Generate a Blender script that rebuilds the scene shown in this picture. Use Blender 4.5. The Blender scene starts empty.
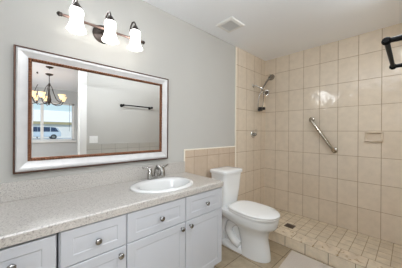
import bpy, bmesh, math, random
from mathutils import Vector, Matrix
random.seed(7)
PI = math.pi
SC = bpy.context.scene
COL = SC.collection

# ------------------------------------------------------------------ camera
F, YAW, V0, ROLL = 196.13, 0.8175, 132.3, 0.0075
cam_d = bpy.data.cameras.new('camera')
cam_d.sensor_width = 36.0
cam_d.lens = 36.0 * F / 402.0
cam_d.shift_y = -(134.0 - V0) / 402.0
cam_d.clip_start = 0.004
cam = bpy.data.objects.new('camera', cam_d)
COL.objects.link(cam)
Rm = Matrix.Rotation(YAW - PI / 2, 4, 'Z') @ Matrix.Rotation(PI / 2, 4, 'X') @ Matrix.Rotation(ROLL, 4, 'Z')
cam.matrix_world = Matrix.Translation((0, -1.65, 1.25)) @ Rm
SC.camera = cam

# ------------------------------------------------------------------ world, sun, big lights, exposure
w = bpy.data.worlds.new('world')
SC.world = w
w.use_nodes = True
nt = w.node_tree
bg = nt.nodes['Background']
tc = nt.nodes.new('ShaderNodeTexCoord')
sp = nt.nodes.new('ShaderNodeSeparateXYZ')
rp = nt.nodes.new('ShaderNodeValToRGB')
nt.links.new(tc.outputs['Generated'], sp.inputs[0])
nt.links.new(sp.outputs['Z'], rp.inputs['Fac'])
rp.color_ramp.elements[0].position = 0.0
rp.color_ramp.elements[0].color = (0.66, 0.86, 0.90, 1)
rp.color_ramp.elements[1].position = 0.6
rp.color_ramp.elements[1].color = (0.30, 0.58, 0.90, 1)
nt.links.new(rp.outputs['Color'], bg.inputs['Color'])
bg.inputs['Strength'].default_value = 1.25


def light(name, kind, loc, energy, color=(1, 1, 1), direction=None, **kw):
    d = bpy.data.lights.new(name, kind)
    d.energy = energy
    d.color = color
    for k, v in kw.items():
        setattr(d, k, v)
    o = bpy.data.objects.new(name, d)
    o.location = loc
    if direction:
        o.rotation_euler = Vector(direction).to_track_quat('-Z', 'Y').to_euler()
    COL.objects.link(o)
    return o


light('sun', 'SUN', (0, 0, 20), 3.0, (1, .96, .9), (0.35, -0.62, -0.7), angle=math.radians(2))
# fill without fixtures, added to the bathroom and the dining room
WH = (.90, .955, 1.0)
light('ceiling_bounce_fill', 'AREA', (.05, -1.36, 1.93), 24, WH, (0, 0, 1), shape='RECTANGLE', size=.5, size_y=.4)  # added upward panel, its light bounces off the ceiling as fill
light('doorway_fill', 'POINT', (-.30, -1.665, 1.62), 16, WH, shadow_soft_size=.09)  # added fill in the doorway beside the camera, no lamp hangs there
light('room_strip_fill', 'AREA', (1.55, -1.605, 2.385), 16, WH, (0, 0.45, -.9), shape='RECTANGLE', size=1.3, size_y=0.08)  # added strip under the ceiling, brightens mirror wall and shower
light('front_wall_fill', 'AREA', (.12, -.22, 2.17), 8, WH, (.85, -1, -.33), shape='RECTANGLE', size=.7, size_y=.2, spread=math.radians(75))  # added panel, no fixture: brightens the doorway wall, glares on the far tile
light('dining_top_fill', 'AREA', (0.3, -2.25, 2.40), 30, (.96, .98, 1), (0, 0, -1), shape='RECTANGLE', size=1.4, size_y=0.6)  # unseen panel added to brighten the reflected dining room
light('dining_side_fill', 'POINT', (-1.3, -3.5, 1.5), 115, (.95, .975, 1), shadow_soft_size=.25)  # extra unseen fill for the dining walls and ceiling

SC.view_settings.view_transform = 'Standard'
SC.view_settings.look = 'None'
SC.view_settings.gamma = 1.0
SC.view_settings.use_curve_mapping = False
SC.view_settings.exposure = -0.28
SC.cycles.max_bounces = 16
SC.cycles.diffuse_bounces = 12
SC.cycles.glossy_bounces = 6
SC.cycles.use_denoising = True
SC.cycles.sample_clamp_indirect = 4.0
SC.cycles.caustics_reflective = False

# ------------------------------------------------------------------ dimensions
H = 2.432            # ceiling
XB = 2.984           # tiled wall at the far end of the shower
XT = 2.193           # where the shower tile starts on the left wall
YF = -1.665          # wall with the doorway behind the camera
XL = -1.2            # left end of the room
DY0, DY1 = -5.2, YF - 0.12   # dining room


# ------------------------------------------------------------------ material helpers
def s2l(r, g, b):
    f = lambda c: (c / 255 / 12.92) if c / 255 <= .04045 else ((c / 255 + .055) / 1.055) ** 2.4
    return (f(r), f(g), f(b), 1)


def mat(name, color, rough=.5, metal=0.0, spec=.5, noise=0.0, nscale=8.0, bump=0.0, bscale=60.0, coat=0.0):
    m = bpy.data.materials.new(name)
    m.use_nodes = True
    n, l = m.node_tree.nodes, m.node_tree.links
    b = n['Principled BSDF']
    b.inputs['Base Color'].default_value = color
    b.inputs['Roughness'].default_value = rough
    b.inputs['Metallic'].default_value = metal
    b.inputs['Specular IOR Level'].default_value = spec
    b.inputs['Coat Weight'].default_value = coat
    t = n.new('ShaderNodeTexCoord')
    if noise:
        x = n.new('ShaderNodeTexNoise')
        x.inputs['Scale'].default_value = nscale
        x.inputs['Detail'].default_value = 4
        l.new(t.outputs['Object'], x.inputs['Vector'])
        r = n.new('ShaderNodeValToRGB')
        c = color
        r.color_ramp.elements[0].position = .3
        r.color_ramp.elements[1].position = .7
        r.color_ramp.elements[0].color = (c[0] * (1 - noise), c[1] * (1 - noise), c[2] * (1 - noise), 1)
        r.color_ramp.elements[1].color = (min(1, c[0] * (1 + noise)), min(1, c[1] * (1 + noise)), min(1, c[2] * (1 + noise)), 1)
        l.new(x.outputs['Fac'], r.inputs['Fac'])
        l.new(r.outputs['Color'], b.inputs['Base Color'])
    if bump:
        x = n.new('ShaderNodeTexNoise')
        x.inputs['Scale'].default_value = bscale
        x.inputs['Detail'].default_value = 3
        l.new(t.outputs['Object'], x.inputs['Vector'])
        p = n.new('ShaderNodeBump')
        p.inputs['Strength'].default_value = bump
        p.inputs['Distance'].default_value = .002
        l.new(x.outputs['Fac'], p.inputs['Height'])
        l.new(p.outputs['Normal'], b.inputs['Normal'])
    return m


def tile_mat(name, ua, va, wd, ht, ou, ov, c1, c2, grout, mortar=.006, rough=.10, mottle=.05, offset=0.0, wavy=.12, mscale=14.0, stain=None, spec=.5, coat=0.0):
    """glazed tile laid on a grid in the object's own coordinates (axes ua, va)"""
    m = bpy.data.materials.new(name)
    m.use_nodes = True
    n, l = m.node_tree.nodes, m.node_tree.links
    b = n['Principled BSDF']
    t = n.new('ShaderNodeTexCoord')
    s = n.new('ShaderNodeSeparateXYZ')
    l.new(t.outputs['Object'], s.inputs[0])
    c = n.new('ShaderNodeCombineXYZ')
    for ax, off, slot in ((ua, ou, 'X'), (va, ov, 'Y')):
        a = n.new('ShaderNodeMath')
        a.operation = 'SUBTRACT'
        l.new(s.outputs[ax], a.inputs[0])
        a.inputs[1].default_value = off - 40 * (wd if slot == 'X' else ht)
        l.new(a.outputs[0], c.inputs[slot])
    k = n.new('ShaderNodeTexBrick')
    k.offset = offset
    k.squash = 1.0
    k.inputs['Scale'].default_value = 1.0
    k.inputs['Brick Width'].default_value = wd
    k.inputs['Row Height'].default_value = ht
    k.inputs['Mortar Size'].default_value = mortar * .5
    k.inputs['Mortar Smooth'].default_value = .15
    k.inputs['Bias'].default_value = 0.0
    k.inputs['Color1'].default_value = c1
    k.inputs['Color2'].default_value = c2
    k.inputs['Mortar'].default_value = grout
    l.new(c.outputs[0], k.inputs['Vector'])
    x = n.new('ShaderNodeTexNoise')
    x.inputs['Scale'].default_value = mscale
    x.inputs['Detail'].default_value = 5
    x.inputs['Roughness'].default_value = .6
    l.new(t.outputs['Object'], x.inputs['Vector'])
    r = n.new('ShaderNodeMapRange')
    r.inputs['From Min'].default_value = .3
    r.inputs['From Max'].default_value = .7
    r.inputs['To Min'].default_value = 1 - mottle
    r.inputs['To Max'].default_value = 1 + mottle
    l.new(x.outputs['Fac'], r.inputs['Value'])
    v = n.new('ShaderNodeVectorMath')
    v.operation = 'SCALE'
    l.new(k.outputs['Color'], v.inputs[0])
    l.new(r.outputs['Result'], v.inputs['Scale'])
    col = v.outputs[0]
    if stain:
        y = n.new('ShaderNodeTexNoise')
        y.inputs['Scale'].default_value = stain[1]
        y.inputs['Detail'].default_value = 6
        l.new(t.outputs['Object'], y.inputs['Vector'])
        q = n.new('ShaderNodeMapRange')
        q.inputs['From Min'].default_value = stain[2]
        q.inputs['From Max'].default_value = stain[2] + .12
        l.new(y.outputs['Fac'], q.inputs['Value'])
        mx = n.new('ShaderNodeMix')
        mx.data_type = 'RGBA'
        mx.inputs['B'].default_value = stain[0]
        l.new(q.outputs['Result'], mx.inputs['Factor'])
        l.new(col, mx.inputs['A'])
        col = mx.outputs['Result']
    l.new(col, b.inputs['Base Color'])
    b.inputs['Specular IOR Level'].default_value = spec
    b.inputs['Coat Weight'].default_value = coat
    b.inputs['Coat Roughness'].default_value = .06
    ro = n.new('ShaderNodeMapRange')
    ro.inputs['To Min'].default_value = rough
    ro.inputs['To Max'].default_value = .8
    l.new(k.outputs['Fac'], ro.inputs['Value'])
    l.new(ro.outputs['Result'], b.inputs['Roughness'])
    # grout sits lower, the glaze is slightly wavy
    h1 = n.new('ShaderNodeTexNoise')
    h1.inputs['Scale'].default_value = 9.0
    h1.inputs['Detail'].default_value = 2
    l.new(t.outputs['Object'], h1.inputs['Vector'])
    b1 = n.new('ShaderNodeBump')
    b1.inputs['Strength'].default_value = wavy
    b1.inputs['Distance'].default_value = .02
    l.new(h1.outputs['Fac'], b1.inputs['Height'])
    b2 = n.new('ShaderNodeBump')
    b2.invert = True
    b2.inputs['Strength'].default_value = .6
    b2.inputs['Distance'].default_value = .002
    l.new(k.outputs['Fac'], b2.inputs['Height'])
    l.new(b1.outputs['Normal'], b2.inputs['Normal'])
    l.new(b2.outputs['Normal'], b.inputs['Normal'])
    return m


def speckle_mat(name, base, dark, lite, rough=.35):
    m = bpy.data.materials.new(name)
    m.use_nodes = True
    n, l = m.node_tree.nodes, m.node_tree.links
    b = n['Principled BSDF']
    t = n.new('ShaderNodeTexCoord')
    x = n.new('ShaderNodeTexNoise')
    x.inputs['Scale'].default_value = 130
    x.inputs['Detail'].default_value = 8
    x.inputs['Roughness'].default_value = .75
    l.new(t.outputs['Object'], x.inputs['Vector'])
    r = n.new('ShaderNodeValToRGB')
    e = r.color_ramp.elements
    e[0].position = .36
    e[0].color = dark
    e[1].position = .49
    e[1].color = base
    e2 = e.new(.56)
    e2.color = base
    e3 = e.new(.68)
    e3.color = lite
    l.new(x.outputs['Fac'], r.inputs['Fac'])
    l.new(r.outputs['Color'], b.inputs['Base Color'])
    b.inputs['Roughness'].default_value = rough
    b.inputs['Coat Weight'].default_value = .8
    b.inputs['Coat Roughness'].default_value = .22
    return m


def emit_mat(name, color, strength, base=(.9, .9, .9, 1)):
    m = mat(name, base, .3)
    b = m.node_tree.nodes['Principled BSDF']
    b.inputs['Emission Color'].default_value = color
    b.inputs['Emission Strength'].default_value = strength
    return m


M = {}
M['paint'] = mat('wall_paint', s2l(184, 182, 177), .75, noise=.015, nscale=3, bump=.08, bscale=160)
M['ceil'] = mat('ceiling_paint', s2l(246, 249, 254), .85, bump=.1, bscale=120)
M['trim'] = mat('white_trim_paint', s2l(232, 231, 228), .4, noise=.01)
M['cabinet'] = mat('cabinet_white', s2l(189, 191, 196), .38, noise=.01, nscale=4)
M['gap'] = mat('cabinet_carcass', s2l(120, 120, 120), .8, noise=.02)
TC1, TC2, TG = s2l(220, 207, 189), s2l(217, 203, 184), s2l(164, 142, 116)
M['tileB'] = tile_mat('shower_tile_far', 'Y', 'Z', .2064, .3038, -1.636, .063, TC1, TC2, TG, spec=.7, wavy=.16)
M['tileA'] = tile_mat('shower_tile_left', 'X', 'Z', .2064, .3038, 2.037, .063, TC1, TC2, TG, spec=.7, wavy=.16)
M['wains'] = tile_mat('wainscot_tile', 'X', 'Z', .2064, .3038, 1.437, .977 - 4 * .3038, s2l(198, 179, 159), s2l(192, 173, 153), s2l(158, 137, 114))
M['wains_paint'] = tile_mat('painted_wainscot_tile', 'X', 'Z', .2064, .3038, .751, .977 - 4 * .3038, s2l(182, 179, 172), s2l(178, 175, 167), s2l(150, 146, 138), rough=.4, mottle=.02)
M['tileF'] = tile_mat('shower_tile_front', 'X', 'Z', .2064, .3038, 2.037, .063, TC1, TC2, TG)
M['floor'] = tile_mat('floor_tile', 'X', 'Y', .305, .305, 1.965, -.476, s2l(166, 150, 126), s2l(156, 140, 116), s2l(112, 96, 74), mortar=.007, rough=.35, mottle=.16, wavy=.05)
M['mosaic'] = tile_mat('shower_floor_mosaic', 'X', 'Y', .115, .1016, 2.33, -1.636, s2l(212, 199, 177), s2l(202, 188, 166), s2l(168, 150, 124), mortar=.007, rough=.4, mottle=.12, wavy=.05)
M['curb'] = tile_mat('curb_tile', 'Y', 'Z', .2064, .4, -1.636 + .1, -.2, s2l(244, 230, 208), s2l(238, 223, 200), s2l(150, 130, 104), mortar=.006, rough=.3, mottle=.1)
M['curbtop'] = tile_mat('curb_top_tile', 'Y', 'X', .2064, .4, -1.636 + .03, 2.1, s2l(216, 202, 180), s2l(208, 192, 170), s2l(150, 130, 104), mortar=.006, rough=.35, mottle=.14, stain=(s2l(150, 118, 66), 22, .58))
M['caulk'] = mat('white_caulk', s2l(236, 230, 216), .5, noise=.03)
M['counter'] = speckle_mat('speckled_laminate', s2l(188, 183, 177), s2l(126, 121, 117), s2l(208, 205, 200))
M['porcelain'] = mat('white_porcelain', s2l(232, 233, 233), .12, noise=.006, coat=.3)
M['sinkw'] = mat('sink_porcelain', s2l(221, 221, 220), .1, noise=.006, coat=.3)
M['seat'] = mat('toilet_seat_plastic', s2l(238, 238, 237), .22, noise=.006)
M['chrome'] = mat('chrome', (.72, .72, .72, 1), .14, 1.0, noise=.03)
M['nickel'] = mat('brushed_nickel', (.34, .33, .32, 1), .22, 1.0, noise=.06, nscale=40)
M['faucet'] = mat('satin_nickel', (.50, .49, .47, 1), .22, 1.0, noise=.05, nscale=40)
M['steel'] = mat('stainless_steel', (.46, .42, .36, 1), .22, 1.0, noise=.05, nscale=30)
M['bronze'] = mat('dark_bronze', s2l(70, 62, 58), .32, .8, noise=.15, nscale=30)
M['copperbar'] = mat('aged_bronze_bar', s2l(122, 102, 94), .3, .85, noise=.15, nscale=30)
M['black'] = mat('matte_black_metal', (.003, .0028, .0028, 1), .5, 0.0, .12, noise=.1, nscale=30)
M['blackp'] = mat('black_rubber', (.015, .015, .015, 1), .5, noise=.1)
M['frame'] = mat('silvered_white_frame', s2l(210, 209, 209), .3, .12, noise=.05, nscale=22, coat=.2)
M['bead'] = mat('copper_brown_bead', s2l(128, 84, 58), .35, .5, noise=.35, nscale=90)
M['beadout'] = mat('dark_brown_bead', s2l(82, 56, 44), .4, .4, noise=.3, nscale=80)
M['mirror'] = mat('mirror_silver', (.99, .99, .985, 1), .0, 1.0, noise=.002)
M['soap'] = mat('soap_dish_glaze', s2l(211, 196, 176), .2, noise=.04)
M['rug'] = mat('bath_mat_cotton', s2l(200, 190, 180), .95, noise=.06, nscale=90, bump=.8, bscale=220)
M['plastic'] = mat('white_plastic', s2l(232, 232, 230), .45, noise=.01)
M['grille'] = mat('vent_grey', s2l(214, 215, 216), .6, noise=.02)
M['drain'] = mat('drain_metal', s2l(120, 112, 104), .4, .7, noise=.1, nscale=50)
M['amber'] = emit_mat('amber_glass_lit', (1, .80, .50, 1), 1.1, s2l(240, 205, 150))
M['wood'] = mat('dining_floor_wood', s2l(178, 160, 142), .4, noise=.12, nscale=5)
M['dpaint'] = mat('dining_paint', s2l(194, 196, 196), .8, noise=.015)
M['lawn'] = mat('lawn_grass', s2l(128, 138, 92), .95, noise=.3, nscale=3)
M['drive'] = mat('concrete_drive', s2l(196, 194, 192), .9, noise=.06, nscale=2)
M['stucco'] = mat('neighbour_stucco', s2l(222, 220, 216), .9, noise=.03)
M['roofw'] = mat('pale_roof', s2l(240, 232, 226), .8, noise=.03)
M['eave'] = mat('tan_fascia', s2l(170, 158, 122), .8, noise=.06)
M['car'] = mat('car_paint_silver_blue', s2l(206, 216, 228), .25, .3, noise=.02)
M['carglass'] = mat('car_window_glass', s2l(40, 58, 88), .08, noise=.05)
M['tyre'] = mat('tyre_rubber', (.02, .02, .022, 1), .8, noise=.1)


def clear_glass(name):
    m = bpy.data.materials.new(name)
    m.use_nodes = True
    n, l = m.node_tree.nodes, m.node_tree.links
    n.remove(n['Principled BSDF'])
    tr = n.new('ShaderNodeBsdfTransparent')
    gl = n.new('ShaderNodeBsdfGlossy')
    gl.inputs['Roughness'].default_value = .02
    fr = n.new('ShaderNodeFresnel')
    fr.inputs['IOR'].default_value = 1.25
    mx = n.new('ShaderNodeMixShader')
    l.new(fr.outputs[0], mx.inputs[0])
    l.new(tr.outputs[0], mx.inputs[1])
    l.new(gl.outputs[0], mx.inputs[2])
    l.new(mx.outputs[0], n['Material Output'].inputs['Surface'])
    return m


def shade_glass(name):
    """frosted glass of a lit lamp: lets the bulb's light through and glows a little"""
    m = bpy.data.materials.new(name)
    m.use_nodes = True
    n, l = m.node_tree.nodes, m.node_tree.links
    b = n['Principled BSDF']
    b.inputs['Base Color'].default_value = (.9, .9, .9, 1)
    b.inputs['Roughness'].default_value = .35
    tr = n.new('ShaderNodeBsdfTranslucent')
    tr.inputs['Color'].default_value = (.95, .95, .94, 1)
    t = n.new('ShaderNodeTexCoord')
    x = n.new('ShaderNodeTexNoise')
    x.inputs['Scale'].default_value = 60
    l.new(t.outputs['Object'], x.inputs['Vector'])
    p = n.new('ShaderNodeBump')
    p.inputs['Strength'].default_value = .3
    p.inputs['Distance'].default_value = .002
    l.new(x.outputs['Fac'], p.inputs['Height'])
    l.new(p.outputs['Normal'], b.inputs['Normal'])
    mx = n.new('ShaderNodeMixShader')
    mx.inputs[0].default_value = .6
    l.new(b.outputs[0], mx.inputs[1])
    l.new(tr.outputs[0], mx.inputs[2])
    em = n.new('ShaderNodeEmission')
    em.inputs['Color'].default_value = (1, .99, .97, 1)
    em.inputs['Strength'].default_value = 2.2
    ad = n.new('ShaderNodeAddShader')
    l.new(mx.outputs[0], ad.inputs[0])
    l.new(em.outputs[0], ad.inputs[1])
    l.new(ad.outputs[0], n['Material Output'].inputs['Surface'])
    return m


M['glass'] = clear_glass('window_glass')
M['shade'] = shade_glass('frosted_shade_glass')


# ------------------------------------------------------------------ mesh helpers (everything in world coordinates)
class MB:
    def __init__(self):
        self.b = bmesh.new()

    def box(self, x0, x1, y0, y1, z0, z1, bev=0.0, seg=2):
        r = bmesh.ops.create_cube(self.b, size=1.0)
        vs = r['verts']
        for v in vs:
            v.co = Vector((x0 + (v.co.x + .5) * (x1 - x0), y0 + (v.co.y + .5) * (y1 - y0), z0 + (v.co.z + .5) * (z1 - z0)))
        if bev:
            es = list({e for v in vs for e in v.link_edges})
            bmesh.ops.bevel(self.b, geom=es, offset=bev, segments=seg, profile=.7, affect='EDGES')
        return self

    def tube(self, pts, rad, n=12, cap=True):
        """round tube along points; rad is a number or one per point"""
        pts = [Vector(p) for p in pts]
        rs = rad if isinstance(rad, (list, tuple)) else [rad] * len(pts)
        rings = []
        up = None
        for i, p in enumerate(pts):
            a = pts[max(0, i - 1)]
            c = pts[min(len(pts) - 1, i + 1)]
            d = (c - a).normalized()
            if up is None:
                up = d.orthogonal().normalized()
            up = (up - d * up.dot(d))
            up = up.normalized() if up.length > 1e-6 else d.orthogonal().normalized()
            s = d.cross(up)
            rings.append([self.b.verts.new(p + (up * math.cos(2 * PI * k / n) + s * math.sin(2 * PI * k / n)) * rs[i]) for k in range(n)])
        self._skin(rings, cap)
        return self

    def _skin(self, rings, cap=True, close=True):
        n = len(rings[0])
        for i in range(len(rings) - 1):
            for k in range(n if close else n - 1):
                try:
                    self.b.faces.new((rings[i][k], rings[i][(k + 1) % n], rings[i + 1][(k + 1) % n], rings[i + 1][k]))
                except ValueError:
                    pass
        if cap:
            for r in (rings[0], rings[-1]):
                try:
                    self.b.faces.new(r)
                except ValueError:
                    pass

    def loft(self, sections, cap=True):
        rings = [[self.b.verts.new(Vector(p)) for p in s] for s in sections]
        self._skin(rings, cap)
        return self

    def lathe(self, prof, origin, axis=(0, 0, 1), n=28, cap=False):
        o = Vector(origin)
        q = Vector((0, 0, 1)).rotation_difference(Vector(axis).normalized())
        rings = []
        for r, z in prof:
            rings.append([self.b.verts.new(o + q @ Vector((max(r, 1e-4) * math.cos(2 * PI * k / n), max(r, 1e-4) * math.sin(2 * PI * k / n), z))) for k in range(n)])
        self._skin(rings, cap)
        return self

    def ball(self, c, r, seg=14, squash=(1, 1, 1)):
        res = bmesh.ops.create_uvsphere(self.b, u_segments=seg, v_segments=max(6, seg // 2), radius=r)
        for v in res['verts']:
            v.co = Vector((v.co.x * squash[0], v.co.y * squash[1], v.co.z * squash[2])) + Vector(c)
        return self

    def poly(self, pts):
        self.b.faces.new([self.b.verts.new(Vector(p)) for p in pts])
        return self

    def prism(self, pts, vec):
        a = [self.b.verts.new(Vector(p)) for p in pts]
        c = [self.b.verts.new(Vector(p) + Vector(vec)) for p in pts]
        n = len(a)
        self.b.faces.new(a)
        self.b.faces.new(list(reversed(c)))
        for k in range(n):
            self.b.faces.new((a[k], a[(k + 1) % n], c[(k + 1) % n], c[k]))
        return self

    def build(self, name, m, parent=None, smooth=None, kind=None, at=None):
        bmesh.ops.recalc_face_normals(self.b, faces=self.b.faces)
        if smooth:
            for f in self.b.faces:
                f.smooth = True
            lim = math.radians(smooth)
            for e in self.b.edges:
                if len(e.link_faces) == 2 and e.calc_face_angle(0) > lim:
                    e.smooth = False
        off = world_loc(parent) if parent else Vector(at or (0, 0, 0))
        if parent and at:
            off = Vector(at)
        bmesh.ops.translate(self.b, verts=self.b.verts, vec=-off)
        me = bpy.data.meshes.new(name)
        self.b.to_mesh(me)
        self.b.free()
        me.materials.append(m)
        o = bpy.data.objects.new(name, me)
        COL.objects.link(o)
        if parent:
            o.parent = parent
            o.location = off - world_loc(parent)
        else:
            o.location = off
        if kind:
            o['kind'] = kind
        return o


def world_loc(o):
    v = Vector((0, 0, 0))
    while o:
        v += o.location
        o = o.parent
    return v


def thing(name, label, cat, loc, group=None):
    o = bpy.data.objects.new(name, None)
    o.empty_display_size = .05
    o.location = loc
    COL.objects.link(o)
    return tag(o, label, cat, group)


def tag(o, label, cat, group=None):
    o['label'] = label
    o['category'] = cat
    if group:
        o['group'] = group
    return o


def struct(name, mb, m, smooth=None):
    return mb.build(name, m, kind='structure', smooth=smooth)


def rrect(cx, cy, hx, hy, z, p=5.0, n=40):
    """rounded rectangle (superellipse) section"""
    out = []
    for k in range(n):
        t = 2 * PI * k / n
        c, s = math.cos(t), math.sin(t)
        out.append((cx + hx * math.copysign(abs(c) ** (2 / p), c), cy + hy * math.copysign(abs(s) ** (2 / p), s), z))
    return out


def egg(cx, yb, yf, hw, z, n=44, pb=3.2, wide=.42, pf=2.1):
    """elongated bowl section: square-ish at the back yb, rounded towards the front yf"""
    ym = yb + (yf - yb) * wide
    out = []
    for k in range(n):
        t = 2 * PI * k / n
        c, s = math.cos(t), math.sin(t)
        p = pb if s > 0 else pf
        ly = (yb - ym) if s > 0 else (ym - yf)
        out.append((cx + hw * math.copysign(abs(c) ** (2 / p), c), ym + ly * math.copysign(abs(s) ** (2 / p), s), z))
    return out


# ================================================================== THE ROOM SHELL
struct('floor', MB().box(XL - .1, XB + .1, YF - .12, .1, -.1, 0), M['floor'])
struct('ceiling', MB().box(XL - .1, 4.2, DY0 - .15, .1, H, H + .1), M['ceil'])
struct('wall_left', MB().box(XL - .1, XB + .1, 0, .12, 0, H), M['paint'])
struct('wall_back', MB().box(XB, XB + .12, YF - .12, 0, 0, H), M['tileB'])
struct('wall_side', MB().box(XL - .12, XL, YF - .12, 0, 0, H), M['paint'])
OX0, OX1, OZ = -.45, .663, 2.36     # the cased opening the photo is taken from
struct('wall_front', MB().box(XL, OX0, YF - .12, YF, 0, H).box(OX1, XB, YF - .12, YF, 0, H).box(OX0, OX1, YF - .12, YF, OZ, H), M['paint'])
struct('trim_1', MB().box(OX1 - .004, OX1 + .088, YF, YF + .014, 0, OZ + .06, .003).box(OX0 - .088, OX0 + .004, YF, YF + .014, 0, OZ + .06, .003)
       .box(OX0, OX1, YF, YF + .014, OZ - .004, OZ + .06, .003), M['trim'])
# tile on the left wall: shower field and wainscot, with their white caulked edges
struct('wall_shower', MB().box(XT, XB, -.008, 0, 0, H), M['tileA'])
struct('wall_shower_front', MB().box(XT, XB, YF, YF + .008, 0, H), M['tileF'])
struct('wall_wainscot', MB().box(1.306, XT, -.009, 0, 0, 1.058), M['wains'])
struct('wall_wainscot_front', MB().box(OX1 + .088, XT, YF, YF + .009, 0, 1.058), M['wains_paint'])
struct('trim_4', MB().box(OX1 + .088, XT, YF, YF + .011, 1.054, 1.068, .003), M['paint'])
struct('trim_2', MB().box(XT - .012, XT + .006, -.011, 0, 0, H, .003), M['caulk'])
struct('trim_3', MB().box(1.297, XT - .01, -.011, 0, 1.054, 1.068, .003).box(1.296, 1.308, -.011, 0, .83, 1.068, .003), M['caulk'])
struct('floor_shower', MB().box(2.30, XB, YF, 0, 0, .063), M['mosaic'])
cb = MB().box(2.165, 2.325, YF, -.006, 0, .112, .006)
curb = struct('shower_curb', cb, M['curb'])
ct = MB().box(2.162, 2.328, YF, -.006, .110, .116, .003)
ct.build('curb_top', M['curbtop'], curb)

# the dining room seen in the mirror
struct('floor_dining', MB().box(-3.0, 4.2, DY0 - .15, DY1, -.1, 0), M['wood'])
WX0, WX1, WZ0, WZ1 = -.25, 1.235, .98, 2.06
struct('wall_dining', MB().box(-3.0, WX0, DY0 - .15, DY0, 0, H).box(WX1, 4.2, DY0 - .15, DY0, 0, H)
       .box(WX0, WX1, DY0 - .15, DY0, 0, WZ0).box(WX0, WX1, DY0 - .15, DY0, WZ1, H), M['dpaint'])
struct('wall_dining_left', MB().box(-3.1, -3.0, DY0 - .15, DY1, 0, H), M['dpaint'])
struct('wall_dining_right', MB().box(4.2, 4.3, DY0 - .15, DY1, 0, H), M['dpaint'])
struct('wall_dining_near', MB().box(-3.0, XL - .12, DY1, DY1 + .12, 0, H).box(XB + .12, 4.2, DY1, DY1 + .12, 0, H), M['dpaint'])
win = struct('window_1', MB().box(WX0 - .05, WX1 + .05, DY0 - .02, DY0 + .06, WZ0 - .04, WZ0, .006), M['trim'])
fr = MB()
for (a, b_, c, d) in ((WX0, WX0 + .045, WZ0, WZ1), (WX1 - .045, WX1, WZ0, WZ1), (WX0, WX1, WZ0, WZ0 + .045), (WX0, WX1, WZ1 - .045, WZ1)):
    fr.box(a, b_, DY0 - .11, DY0 - .05, c, d, .004)
fr.build('window_frame', M['trim'], win)
MB().box(.465, .53, DY0 - .11, DY0 - .05, WZ0 + .045, WZ1 - .045, .004).build('mullion', M['trim'], win)
MB().box(WX0 + .04, WX1 - .04, DY0 - .084, DY0 - .078, WZ0 + .04, WZ1 - .04).build('window_pane', M['glass'], win)
cord = MB().tube([(1.12, DY0 - .02, WZ1 - .002), (1.12, DY0 - .02, 1.25)], .004, 6)
tag(cord.build('blind_cord', M['bronze']), 'thin dark pull cord hanging at the window reflected in the mirror', 'cord')

# outside
struct('ground', MB().box(-40, 50, -70, DY0 - .15, -.2, .12), M['drive'])
struct('ground_lawn', MB().box(4.6, 20, -31, -24, .10, .15), M['lawn'])

# ================================================================== BIG THINGS
# ------------------------------------------------------------------ vanity cabinets
CT = .83             # counter top
CTB = .786           # its underside
FY = -.54            # door faces
BZ = .133            # underside of the cabinet boxes


def panel_front(mb, x0, x1, z0, z1, y0, y1, rim=.05):
    """slab front with a routed raised panel; y1 is the face"""
    g, d = .009, .0022
    rx = min(rim, (x1 - x0) * .22)
    rz = min(rim, (z1 - z0) * .26)
    loops = []
    for (ix, iz, y) in ((0, 0, y0), (0, 0, y1 + .003), (.003, .003, y1), (rx, rz, y1), (rx + g * .5, rz + g * .5, y1 + d), (rx + g, rz + g, y1 + d), (rx + 2.4 * g, rz + 2.4 * g, y1 + .0005)):
        loops.append([(x0 + ix, y, z0 + iz), (x1 - ix, y, z0 + iz), (x1 - ix, y, z1 - iz), (x0 + ix, y, z1 - iz)])
    mb.loft(loops)
    return mb


def knob(x, z, parent):
    mb = MB().lathe([(.0001, 0), (.008, 0), (.006, .006), (.0065, .012), (.014, .017), (.0165, .022), (.015, .0275), (.010, .030), (.0001, .031)], (x, FY, z), (0, -1, 0), 20)
    mb.build('knob', M['nickel'], parent, smooth=50)


def front(kind, x0, x1, z0, z1, parent, kx, kz):
    o = panel_front(MB(), x0, x1, z0, z1, FY + .019, FY).build(kind, M['cabinet'], parent, smooth=12)
    knob(kx, kz, o)
    return o


def cabinet(name, label, x0, x1, fronts):
    t = thing(name, label, 'cabinet', ((x0 + x1) / 2, -.27, 0), 'white vanity cabinets under the long counter')
    bo = MB()                 # open-topped carcass of panels
    bo.box(x0, x0 + .016, FY + .02, -.004, BZ, CTB).box(x1 - .016, x1, FY + .02, -.004, BZ, CTB)
    bo.box(x0 + .016, x1 - .016, FY + .02, -.004, BZ, BZ + .016).box(x0 + .016, x1 - .016, -.012, -.004, BZ + .016, CTB)
    bo.box(x0 + .016, x1 - .016, FY + .02, FY + .036, BZ + .016, CTB)
    bo.build('body', M['cabinet'], t)
    MB().box(x0, x1, FY + .09, -.02, 0, BZ).build('toe_kick', M['cabinet'], t)
    for (k, a, b_, c, d, kx, kz) in fronts:
        front(k, a, b_, c, d, t, kx, kz)
    return t


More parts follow.
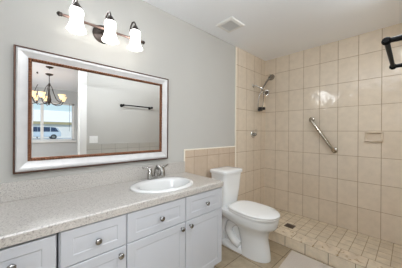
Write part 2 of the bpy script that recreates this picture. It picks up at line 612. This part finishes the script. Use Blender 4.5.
ZL = .602
g = .0025
cabinet('sink_base_cabinet', 'white double-door cabinet below the oval sink, at the right end of the vanity', .465, 1.300, [
    ('drawer_front', .467, .897 - g, ZL + g, CTB - .008, .687, .690), ('drawer_front', .897 + g, 1.298, ZL + g, CTB - .008, 1.105, .687),
    ('door', .467, .897 - g, BZ + .003, ZL - g, .857, .565), ('door', .897 + g, 1.298, BZ + .003, ZL - g, .935, .564)])
cabinet('drawer_cabinet', 'narrow white cabinet with one drawer over one door, left of the sink cabinet', .146, .464, [
    ('drawer_front', .150, .462, ZL + g, CTB - .008, .309, .685), ('door', .150, .462, BZ + .003, ZL - g, .425, .561)])
cabinet('drawer_cabinet', 'white cabinet front at the lower left edge of the photo, beyond the dark gap', -.180, .138, [
    ('drawer_front', -.178, .134, ZL + g, CTB - .014, -.014, .700), ('door', -.178, .134, BZ + .003, ZL - g, -.145, .561)])

# ------------------------------------------------------------------ counter
t = thing('countertop', 'long speckled beige grey laminate countertop with low backsplash', 'countertop', (.05, -.27, CTB))
SX, SY, SA, SB = .856, -.301, .262, .207        # the oval sink


def counter_slab():
    mb = MB()
    b = mb.b
    x0, x1, y0, y1 = XL, 1.303, -.549, -.0045
    n = 48
    hole = [(SX + (SA - .02) * math.cos(2 * PI * k / n), SY + (SB - .02) * math.sin(2 * PI * k / n)) for k in range(n)]
    outer = []
    for k in range(n):                     # project each hole point to the rectangle border
        a = 2 * PI * k / n
        dx, dy = math.cos(a), math.sin(a)
        s = min((x1 - SX) / dx if dx > 1e-9 else 9, (x0 - SX) / dx if dx < -1e-9 else 9,
                (y1 - SY) / dy if dy > 1e-9 else 9, (y0 - SY) / dy if dy < -1e-9 else 9)
        outer.append([SX + dx * s, SY + dy * s])
    for cx, cy in ((x0, y0), (x0, y1), (x1, y0), (x1, y1)):   # snap nearest to each corner
        k = min(range(n), key=lambda i: abs(((math.atan2(cy - SY, cx - SX) - 2 * PI * i / n) + PI) % (2 * PI) - PI))
        outer[k] = [cx, cy]
    top_h = [b.verts.new((x, y, CT)) for x, y in hole]
    bot_h = [b.verts.new((x, y, CTB)) for x, y in hole]
    r = .006
    ins = [(min(max(x, x0 + r), x1 - r), min(max(y, y0 + r), y1 - r)) for x, y in outer]
    top_o = [b.verts.new((x, y, CT)) for x, y in ins]
    mid_o = [b.verts.new((x, y, CT - r)) for x, y in outer]
    bot_o = [b.verts.new((x, y, CTB)) for x, y in outer]
    for A, B in ((top_h, top_o), (top_o, mid_o), (mid_o, bot_o), (bot_o, bot_h), (bot_h, top_h)):
        mb._skin([A, B], cap=False)
    return mb


counter_slab().build('worktop', M['counter'], t)
MB().box(XL, 1.296, -.024, -.0045, CT, .943, .004).build('backsplash', M['counter'], t)

# ------------------------------------------------------------------ mirror
MX0, MX1, MZ0, MZ1 = -.018, 1.079, .990, 1.768
GX0, GX1, GZ0, GZ1 = .067, .992, 1.082, 1.690
mir = thing('wall_mirror', 'large rectangular mirror in a silver white frame edged with brown beading', 'mirror', ((MX0 + MX1) / 2, -.015, MZ0))


def ring_loft(mb, levels):
    """mitred rectangular frame: levels are (inset from the outer edge, y), insets per side scaled to the glass edge"""
    L = []
    for f, y in levels:
        x0 = MX0 + (GX0 - MX0) * f
        x1 = MX1 + (GX1 - MX1) * f
        z0 = MZ0 + (GZ0 - MZ0) * f
        z1 = MZ1 + (GZ1 - MZ1) * f
        L.append([(x0, y, z0), (x1, y, z0), (x1, y, z1), (x0, y, z1)])
    mb.loft(L, cap=False)
    return mb


ring_loft(MB(), [(.10, -.001), (.10, -.026), (.13, -.030), (.22, -.0345), (.34, -.034), (.50, -.029), (.68, -.024), (.76, -.022), (.80, -.022), (.80, -.006)]).build('frame', M['frame'], mir)
ring_loft(MB(), [(.0, -.001), (.0, -.030), (.03, -.034), (.09, -.034), (.115, -.030), (.115, -.002)]).build('outer_edge', M['beadout'], mir)
ib = ring_loft(MB(), [(.78, -.004), (.78, -.024), (.82, -.0275), (.95, -.0275), (1.0, -.022), (1.0, -.006)])
f = .885
bx0, bx1 = MX0 + (GX0 - MX0) * f, MX1 + (GX1 - MX1) * f
bz0, bz1 = MZ0 + (GZ0 - MZ0) * f, MZ1 + (GZ1 - MZ1) * f
nb = 62
for k in range(nb):
    x = bx0 + (bx1 - bx0) * k / (nb - 1)
    ib.ball((x, -.0275, bz0), .0078, 8)
    ib.ball((x, -.0275, bz1), .0078, 8)
nb = 42
for k in range(1, nb - 1):
    z = bz0 + (bz1 - bz0) * k / (nb - 1)
    ib.ball((bx0, -.0275, z), .0078, 8)
    ib.ball((bx1, -.0275, z), .0078, 8)
ib.build('beaded_edge', M['bead'], mir, smooth=50)
gb, gy, gd = .030, -.0140, -.0007
gm = MB()
e0 = .004
gm.loft([[(GX0 - e0, -.006, GZ0 - e0), (GX1 + e0, -.006, GZ0 - e0), (GX1 + e0, -.006, GZ1 + e0), (GX0 - e0, -.006, GZ1 + e0)],
         [(GX0 - e0, gy + gd, GZ0 - e0), (GX1 + e0, gy + gd, GZ0 - e0), (GX1 + e0, gy + gd, GZ1 + e0), (GX0 - e0, gy + gd, GZ1 + e0)],
         [(GX0 + gb, gy, GZ0 + gb), (GX1 - gb, gy, GZ0 + gb), (GX1 - gb, gy, GZ1 - gb), (GX0 + gb, gy, GZ1 - gb)]])
gm.build('mirror_glass', M['mirror'], mir)

# ------------------------------------------------------------------ toilet
TX = 1.797
toi = thing('toilet', 'white two-piece toilet with closed lid, between the vanity and the shower curb', 'toilet', (TX, -.42, 0))
MB().loft([rrect(TX, -.165, .118, .075, .40, 4), rrect(TX, -.167, .135, .092, .44, 5), rrect(TX, -.170, .150, .106, .60, 6), rrect(TX, -.172, .162, .116, .785, 7)]).build('tank', M['porcelain'], toi, smooth=40)
MB().loft([rrect(TX, -.174, .160, .116, .783, 7), rrect(TX, -.174, .172, .128, .787, 7), rrect(TX, -.174, .174, .130, .800, 7), rrect(TX, -.174, .172, .128, .818, 7), rrect(TX, -.174, .160, .117, .826, 7), rrect(TX, -.174, .08, .06, .828, 5)]).build('tank_lid', M['porcelain'], toi, smooth=40)
BW = .178
bowl = MB()
bowl.loft([egg(TX, -.43, -.728, .114, 0, wide=.35), egg(TX, -.43, -.728, .114, .02, wide=.35), egg(TX, -.43, -.716, .104, .10, wide=.35), egg(TX, -.40, -.700, .101, .20, wide=.38),
           egg(TX, -.38, -.704, .105, .250, wide=.42), egg(TX, -.34, -.722, .134, .290, wide=.45), egg(TX, -.25, -.778, .168, .325, wide=.45), egg(TX, -.15, -.790, .174, .345, wide=.5),
           egg(TX, -.06, -.797, BW, .385, wide=.55, pb=4), egg(TX, -.05, -.799, BW, .412, wide=.55, pb=4), egg(TX, -.055, -.793, BW - .006, .420, wide=.55, pb=4)])
bowl.build('bowl', M['porcelain'], toi, smooth=50)
foot = MB()
foot.loft([egg(TX, -.10, -.66, .118, 0, pb=4), egg(TX, -.10, -.66, .118, .03, pb=4), egg(TX, -.11, -.64, .10, .05, pb=4)])
foot.loft([rrect(TX, -.30, .070, .17, .04, 4), rrect(TX, -.28, .062, .17, .22, 4), rrect(TX, -.24, .09, .17, .37, 4)])
foot.build('foot', M['porcelain'], toi, smooth=50)
trap = MB()
for s in (-1, 1):
    trap.tube([(TX + s * .07, -.44, .315), (TX + s * .085, -.37, .305), (TX + s * .088, -.31, .255), (TX + s * .088, -.285, .19), (TX + s * .086, -.32, .13), (TX + s * .084, -.38, .085), (TX + s * .082, -.43, .07)],
              [.045, .046, .044, .042, .042, .042, .04], 14)
    trap.tube([(TX + s * .075, -.27, .33), (TX + s * .082, -.22, .27), (TX + s * .084, -.19, .18), (TX + s * .084, -.17, .05)], [.04, .042, .042, .045], 14)
trap.build('trapway', M['porcelain'], toi, smooth=60)
MB().loft([egg(TX, -.285, -.802, .180, .420, wide=.5), egg(TX, -.283, -.806, .183, .425, wide=.5), egg(TX, -.283, -.806, .183, .436, wide=.5), egg(TX, -.286, -.802, .180, .440, wide=.5)]).build('seat_ring', M['seat'], toi, smooth=40)
MB().loft([egg(TX, -.288, -.804, .180, .4405, wide=.5), egg(TX, -.284, -.808, .184, .446, wide=.5), egg(TX, -.284, -.808, .184, .455, wide=.5), egg(TX, -.292, -.798, .177, .463, wide=.5), egg(TX, -.33, -.72, .135, .467, wide=.5), egg(TX, -.42, -.60, .06, .468, wide=.5)]).build('toilet_lid', M['seat'], toi, smooth=40)
for s in (-1, 1):
    MB().box(TX + s * .075 - .022, TX + s * .075 + .022, -.302, -.268, .42, .450, .006).build('seat_hinge', M['seat'], toi)

# ------------------------------------------------------------------ sink and faucet
sk = thing('bathroom_sink', 'white oval drop-in sink set in the speckled counter', 'sink', (SX, SY, CT))


def ell(a, b_, z, dy=0.0, n=48):
    return [(SX + a * math.cos(2 * PI * k / n), SY + dy + b_ * math.sin(2 * PI * k / n), z) for k in range(n)]


MB().loft([ell(SA - .032, SB - .032, CT + .001), ell(SA, SB, CT + .001), ell(SA, SB, CT + .006), ell(SA - .008, SB - .008, CT + .0125), ell(SA - .03, SB - .028, CT + .014, -.003),
           ell(.212, .158, CT + .0125, -.029), ell(.205, .152, CT + .006, -.030), ell(.200, .146, CT - .012, -.030), ell(.192, .138, CT - .06, -.028), ell(.172, .115, CT - .105, -.022), ell(.125, .085, CT - .132, -.018), ell(.06, .05, CT - .140, -.01), ell(.022, .022, CT - .143, -.01)], cap=False).build('basin', M['sinkw'], sk, smooth=60)
MB().lathe([(.0001, .003), (.016, .003), (.022, .0015), (.022, -.004)], (SX, SY - .01, CT - .142), (0, 0, 1), 20).build('sink_drain', M['chrome'], sk, smooth=40)
FX, FYc, FZ = .893, -.128, CT + .0135
fa = thing('faucet', 'chrome two-handle faucet on the back rim of the sink', 'faucet', (FX, FYc, FZ))
MB().loft([rrect(FX, FYc, .082, .024, FZ, 3), rrect(FX, FYc, .083, .025, FZ + .006, 3), rrect(FX, FYc, .080, .023, FZ + .022, 3), rrect(FX, FYc, .064, .015, FZ + .027, 3)]).build('base_plate', M['faucet'], fa, smooth=40)
spt = MB().tube([(FX, FYc, FZ + .012), (FX, FYc, FZ + .05), (FX, FYc - .004, FZ + .078), (FX, FYc - .022, FZ + .100), (FX, FYc - .05, FZ + .105), (FX, FYc - .078, FZ + .095), (FX, FYc - .094, FZ + .072)],
                [.026, .023, .022, .020, .018, .016, .0145], 16)
spt.build('spout', M['faucet'], fa, smooth=50)
for s in (-1, 1):
    hb = MB().lathe([(.024, 0), (.023, .03), (.019, .058), (.015, .078), (.0001, .086)], (FX + s * .062, FYc, FZ + .012), (0, 0, 1), 18)
    h = hb.build('handle', M['faucet'], fa, smooth=50)
    MB().tube([(FX + s * .062, FYc, FZ + .086), (FX + s * .088, FYc + .004, FZ + .098), (FX + s * .125, FYc + .008, FZ + .106)], [.013, .011, .008], 12).build('lever', M['faucet'], h, smooth=50)

# ------------------------------------------------------------------ vanity light
LZ = 2.02
vl = thing('vanity_light', 'bronze bar wall light with three lit frosted bell shades above the mirror', 'wall light', (.497, -.003, LZ))
MB().lathe([(.0001, -.02), (.03, -.022), (.052, -.018), (.068, -.008), (.070, 0)], (.482, -.0, 2.008), (0, 1, 0), 32).build('backplate', M['bronze'], vl, smooth=40)
MB().tube([(.482, -.015, 2.012), (.482, -.065, 2.020)], .012, 14).build('stem', M['bronze'], vl, smooth=50)
br = MB().tube([(.215, -.07, 2.022), (.775, -.07, 2.022)], .0095, 14)
br.build('bar', M['copperbar'], vl, smooth=50)
for s, x in ((-1, .215), (1, .775)):
    MB().lathe([(.0095, 0), (.014, .004), (.012, .010), (.016, .018), (.010, .028), (.0001, .033)], (x, -.07, 2.022), (s, 0, 0), 16).build('finial', M['bronze'], vl, smooth=50)
LY = -.135
for x in (.284, .497, .689):
    a = MB().tube([(x - .012, -.07, 2.022), (x - .012, -.064, 2.07), (x - .010, -.070, 2.115), (x - .006, -.092, 2.142), (x - .001, -.118, 2.138), (x, LY, 2.115), (x, LY, 2.09)], .0065, 10).build('arm', M['bronze'], vl, smooth=50)
    MB().lathe([(.0065, .050), (.014, .044), (.020, .032), (.030, .018), (.036, .004), (.034, 0)], (x, LY, 2.056), (0, 0, 1), 22).build('shade_cap', M['bronze'], a, smooth=50)
    sh = MB()
    prof = [(.028, 2.064), (.036, 2.058), (.041, 2.044), (.041, 2.030), (.037, 2.013), (.036, 1.995), (.039, 1.970), (.046, 1.945), (.054, 1.928), (.058, 1.917)]
    n = 36
    rings = []
    for (r, z) in prof + [(r - .003, z) for r, z in reversed(prof)]:
        flare = max(0.0, (1.985 - z) / .07)
        rings.append([sh.b.verts.new((x + r * (1 + .022 * flare * math.cos(6 * 2 * PI * k / n)) * math.cos(2 * PI * k / n),
                                      LY + r * (1 + .022 * flare * math.cos(6 * 2 * PI * k / n)) * math.sin(2 * PI * k / n), z)) for k in range(n)])
    sh._skin(rings, cap=False)
    sh.build('lamp_shade', M['shade'], vl, smooth=60)
    light('vanity_bulb', 'POINT', (x, LY, 1.985), 0.35, (1, .97, .92), shadow_soft_size=.022)

# ------------------------------------------------------------------ vent in the ceiling
ve = thing('ceiling_vent', 'square white exhaust fan grille in the ceiling', 'vent', (1.70, -.293, H))
vx0, vx1, vy0, vy1 = 1.586, 1.812, -.405, -.182
MB().loft([[(vx0 + i, vy0 + i, z), (vx1 - i, vy0 + i, z), (vx1 - i, vy1 - i, z), (vx0 + i, vy1 - i, z)] for i, z in ((0, H), (0, H - .006), (.006, H - .012), (.034, H - .016), (.036, H - .008))], cap=False).build('vent_frame', M['plastic'], ve)
gl = MB().box(vx0 + .034, vx1 - .034, vy0 + .034, vy1 - .034, H - .007, H - .001)
for k in range(13):
    y = vy0 + .04 + (vy1 - vy0 - .08) * k / 12
    gl.box(vx0 + .034, vx1 - .034, y - .003, y + .003, H - .013, H - .006)
gl.build('grille', M['grille'], ve)

# ------------------------------------------------------------------ shower fittings
sf = thing('hand_shower_set', 'chrome hand shower on its wall arm with a hanging hose, in the shower corner', 'shower', (2.63, -.008, 1.96))
MB().lathe([(.0001, .012), (.020, .012), (.030, .004), (.030, 0)], (2.63, -.008, 1.965), (0, -1, 0), 22).build('arm_flange', M['chrome'], sf, smooth=40)
MB().tube([(2.63, -.012, 1.965), (2.64, -.05, 1.962), (2.66, -.10, 1.930), (2.672, -.125, 1.905)], .010, 12).build('shower_arm', M['chrome'], sf, smooth=60)
MB().tube([(2.660, -.112, 1.925), (2.680, -.128, 1.905), (2.715, -.138, 1.888), (2.745, -.142, 1.875)], [.014, .022, .018, .014], 16).build('diverter', M['chrome'], sf, smooth=60)
fh = MB().lathe([(.0001, -.03), (.014, -.03), (.018, -.012), (.036, -.004), (.044, .004), (.044, .014), (.036, .018), (.030, .014), (.0001, .014)], (2.768, -.148, 1.862), (-.62, -.62, -.35), 24).build('fixed_head', M['chrome'], sf, smooth=40)
MB().lathe([(.0001, .017), (.028, .016), (.030, .013)], (2.768, -.148, 1.862), (-.62, -.62, -.35), 20).build('spray_face', M['drain'], fh, smooth=40)
hd = MB().tube([(2.688, -.135, 1.912), (2.705, -.145, 1.955), (2.745, -.158, 2.015), (2.790, -.170, 2.062), (2.822, -.178, 2.088)], [.011, .011, .012, .014, .018], 14).build('hand_shower', M['nickel'], sf, smooth=60)
MB().lathe([(.0001, -.018), (.030, -.016), (.048, -.004), (.050, .008), (.042, .013), (.0001, .013)], (2.848, -.185, 2.104), (-.35, -.62, -.70), 24).build('spray_face', M['nickel'], hd, smooth=40)
ho = MB().tube([(2.676, -.125, 1.895), (2.648, -.105, 1.82), (2.634, -.09, 1.72), (2.636, -.085, 1.65), (2.662, -.085, 1.614), (2.70, -.085, 1.606), (2.74, -.088, 1.622), (2.762, -.095, 1.68), (2.758, -.105, 1.78), (2.725, -.125, 1.86), (2.70, -.135, 1.89)], .0055, 10)
ho.build('hose', M['nickel'], sf, smooth=60)
MB().box(2.672, 2.728, -.112, -.058, 1.578, 1.640, .012).box(2.792, 2.826, -.104, -.066, 1.606, 1.648, .010).box(2.722, 2.80, -.092, -.078, 1.616, 1.630).build('hose_clip', M['blackp'], sf)

va = thing('shower_valve', 'chrome shower valve with a round plate and lever on the shower wall', 'valve', (2.63, -.008, 1.225))
MB().lathe([(.0001, .012), (.04, .011), (.056, .004), (.058, 0)], (2.63, -.008, 1.225), (0, -1, 0), 28).build('escutcheon', M['chrome'], va, smooth=40)
vk = MB().lathe([(.026, 0), (.024, .035), (.018, .045), (.0001, .047)], (2.63, -.018, 1.225), (0, -1, 0), 22).build('valve_handle', M['nickel'], va, smooth=40)
MB().tube([(2.63, -.05, 1.23), (2.628, -.06, 1.265), (2.625, -.062, 1.305)], [.009, .007, .005], 10).build('lever', M['chrome'], vk, smooth=60)

gbx = 2.93
gr = thing('grab_bar', 'slanted stainless grab bar on the tiled far shower wall', 'grab bar', (XB, -.851, 1.235))
p0, p1 = Vector((gbx, -.716, 1.437)), Vector((gbx, -.986, 1.032))
d = (p1 - p0).normalized()
MB().tube([(XB - .004, p0.y, p0.z), (gbx + .018, p0.y, p0.z), tuple(p0 + Vector((.005, 0, 0)) + d * .006), tuple(p0 + d * .025), tuple(p1 - d * .025), tuple(p1 + Vector((.005, 0, 0)) - d * .006), (gbx + .018, p1.y, p1.z), (XB - .004, p1.y, p1.z)], .0185, 16).build('bar', M['steel'], gr, smooth=60)
for p in (p0, p1):
    MB().lathe([(.0001, .012), (.030, .011), (.036, .006), (.037, 0)], (XB, p.y, p.z), (-1, 0, 0), 24).build('wall_flange', M['steel'], gr, smooth=40)

so = thing('soap_dish', 'beige ceramic soap dish set into the far tiled wall', 'soap dish', (XB, -1.36, 1.21))
ya, yb, za, zb = -1.446, -1.280, 1.155, 1.272
MB().loft([[(XB - xx, ya + i, za + i), (XB - xx, yb - i, za + i), (XB - xx, yb - i, zb - i), (XB - xx, ya + i, zb - i)] for i, xx in ((0, 0), (0, .008), (.004, .012), (.012, .013), (.018, .010), (.024, .003))]).build('dish_frame', M['soap'], so, smooth=25)
MB().box(XB - .034, XB - .004, ya + .004, yb - .004, za + .004, za + .016, .005).box(XB - .034, XB - .027, ya + .004, yb - .004, za + .018, za + .032, .003).build('dish_tray', M['soap'], so)
MB().box(XB - .030, XB - .004, ya + .004, yb - .004, zb - .014, zb - .003, .004).build('dish_ledge', M['soap'], so)

dr = thing('shower_drain', 'square metal drain grate in the mosaic shower floor', 'drain', (2.545, -.607, .063))
MB().box(2.49, 2.60, -.662, -.552, .063, .067, .0015).build('drain_frame', M['drain'], dr)
dm = MB()
for k in range(7):
    y = -.650 + k * .0143
    dm.box(2.502, 2.588, y, y + .006, .0665, .069)
dm.build('grate', M['bronze'], dr)

# ------------------------------------------------------------------ towel bar on the wall behind the camera
tb = thing('towel_bar', 'black metal towel bar with ball ends, at the upper right edge and in the mirror', 'towel bar', (1.51, YF, 1.675))
TBY, TBZ = -1.572, 1.685
MB().tube([(1.245, TBY, TBZ), (1.79, TBY, TBZ)], .0105, 12).build('bar', M['black'], tb, smooth=60)
for x in (1.265, 1.775):
    p = MB().tube([(x, YF + .006, TBZ), (x, TBY - .01, TBZ)], [.014, .0115], 12).build('post', M['black'], tb, smooth=60)
    MB().ball((x, TBY, TBZ), .019, 18).build('ball_end', M['black'], p, smooth=60)
    MB().lathe([(.0001, .010), (.02, .009), (.027, .004), (.027, 0)], (x, YF, TBZ), (0, 1, 0), 20).build('rosette', M['black'], p, smooth=40)

sw = thing('light_switch', 'white double light switch plate on the wall reflected low in the mirror', 'light switch', (.846, YF, 1.128))
MB().box(.790, .905, YF, YF + .006, 1.075, 1.182, .002).build('plate', M['plastic'], sw)
for x in (.823, .869):
    MB().box(x - .011, x + .011, YF + .004, YF + .010, 1.102, 1.154, .002).build('rocker', M['plastic'], sw)

# ------------------------------------------------------------------ bath mat
mt = MB()
rm = [(2.130, -.800), (1.62, -.838), (1.62, -1.52), (2.140, -1.50)]
mt.prism([(x, y, .0015) for x, y in rm], (0, 0, .010))
bmesh.ops.bevel(mt.b, geom=[e for e in mt.b.edges], offset=.004, segments=2, affect='EDGES')
tag(mt.build('bath_mat', M['rug'], at=(1.86, -1.16, 0)), 'pale grey bath mat on the floor along the shower curb', 'bath mat')

# ================================================================== SEEN IN THE MIRROR
CX, CY = .482, -3.5
ch = thing('chandelier', 'dark chandelier with amber glass shades, reflected in the mirror', 'chandelier', (CX, CY, H))
MB().lathe([(.0001, -.035), (.03, -.032), (.06, -.018), (.068, 0)], (CX, CY, H), (0, 0, 1), 24).build('canopy', M['bronze'], ch, smooth=50)
MB().tube([(CX, CY, H - .03), (CX, CY, 2.22)], .007, 8).build('stem', M['bronze'], ch, smooth=60)
MB().lathe([(.0001, 2.25), (.02, 2.235), (.016, 2.20), (.010, 2.16), (.014, 2.05), (.028, 1.95), (.038, 1.90), (.03, 1.85), (.012, 1.82), (.018, 1.805), (.0001, 1.785)], (CX, CY, 0), (0, 0, 1), 18).build('column', M['bronze'], ch, smooth=50)
for k in range(5):
    a = 2 * PI * k / 5 - math.radians(24)
    dx, dy = math.cos(a), math.sin(a)
    P = lambda r, z: (CX + dx * r, CY + dy * r, z)
    arm = MB().tube([P(.02, 1.88), P(.07, 1.815), P(.15, 1.795), P(.235, 1.82), P(.275, 1.875), P(.28, 1.905)], .0075, 8).build('arm', M['bronze'], ch, smooth=60)
    MB().tube([P(.012, 2.22), P(.05, 2.17), P(.09, 2.05), P(.15, 1.91), P(.23, 1.86)], .005, 8).build('brace', M['bronze'], arm, smooth=60)
    MB().lathe([(.016, 1.90), (.030, 1.912), (.044, 1.938), (.050, 1.970), (.070, 2.000), (.068, 2.002), (.047, 1.970), (.041, 1.940), (.027, 1.915)], (CX + dx * .28, CY + dy * .28, 0), (0, 0, 1), 22).build('lamp_shade', M['amber'], ch, smooth=60)

# neighbour's house and parked car beyond the dining-room window
hs = thing('house', 'low pale house with a broad light roof, seen through the window in the mirror', 'house', (8, -46, .12))
MB().box(-6, 22, -49, -40, .12, 2.75).build('wall', M['stucco'], hs)
MB().prism([(-7, -39.7, 2.78), (-7, -44.5, 5.15), (-7, -49.3, 2.78)], (30, 0, 0)).build('roof', M['roofw'], hs)
MB().box(-7, 23, -39.85, -39.66, 2.42, 2.84).build('fascia', M['eave'], hs)
MB().tube([(3.2, -42.4, 4.0), (3.2, -42.4, 4.5)], .12, 10).build('roof_pipe', M['bronze'], hs)

cx0, cyc, cz = -.05, -33.0, .12
car = thing('car', 'silver blue car parked outside, seen through the window in the mirror', 'car', (cx0 + 2.3, cyc, cz))
prof = [(0, .35), (0, .85), (.12, 1.0), (.95, 1.08), (1.55, 1.62), (2.0, 1.74), (3.6, 1.74), (4.2, 1.60), (4.52, 1.08), (4.6, .9), (4.6, .38)]
bd = MB().prism([(cx0 + x, cyc - .9, cz + z) for x, z in prof], (0, 1.8, 0))
bmesh.ops.bevel(bd.b, geom=[e for e in bd.b.edges], offset=.05, segments=2, affect='EDGES')
bd.build('body', M['car'], car, smooth=30)
for pts in ([(1.22, 1.06), (1.66, 1.60), (2.40, 1.69), (2.40, 1.06)], [(2.48, 1.06), (2.48, 1.69), (3.35, 1.69), (3.35, 1.06)], [(3.43, 1.06), (3.43, 1.69), (3.95, 1.62), (4.34, 1.06)]):
    MB().prism([(cx0 + x, cyc + .895, cz + z) for x, z in pts], (0, .015, 0)).build('side_window', M['carglass'], car)
for x in (.9, 3.75):
    for y in (cyc + .72, cyc - .92):
        wv = MB().tube([(cx0 + x, y, cz + .35), (cx0 + x, y + .20, cz + .35)], .35, 22).build('wheel', M['tyre'], car, smooth=40)
        MB().tube([(cx0 + x, y + .19, cz + .35), (cx0 + x, y + .21, cz + .35)], .2, 16).build('hubcap', M['nickel'], wv, smooth=40)
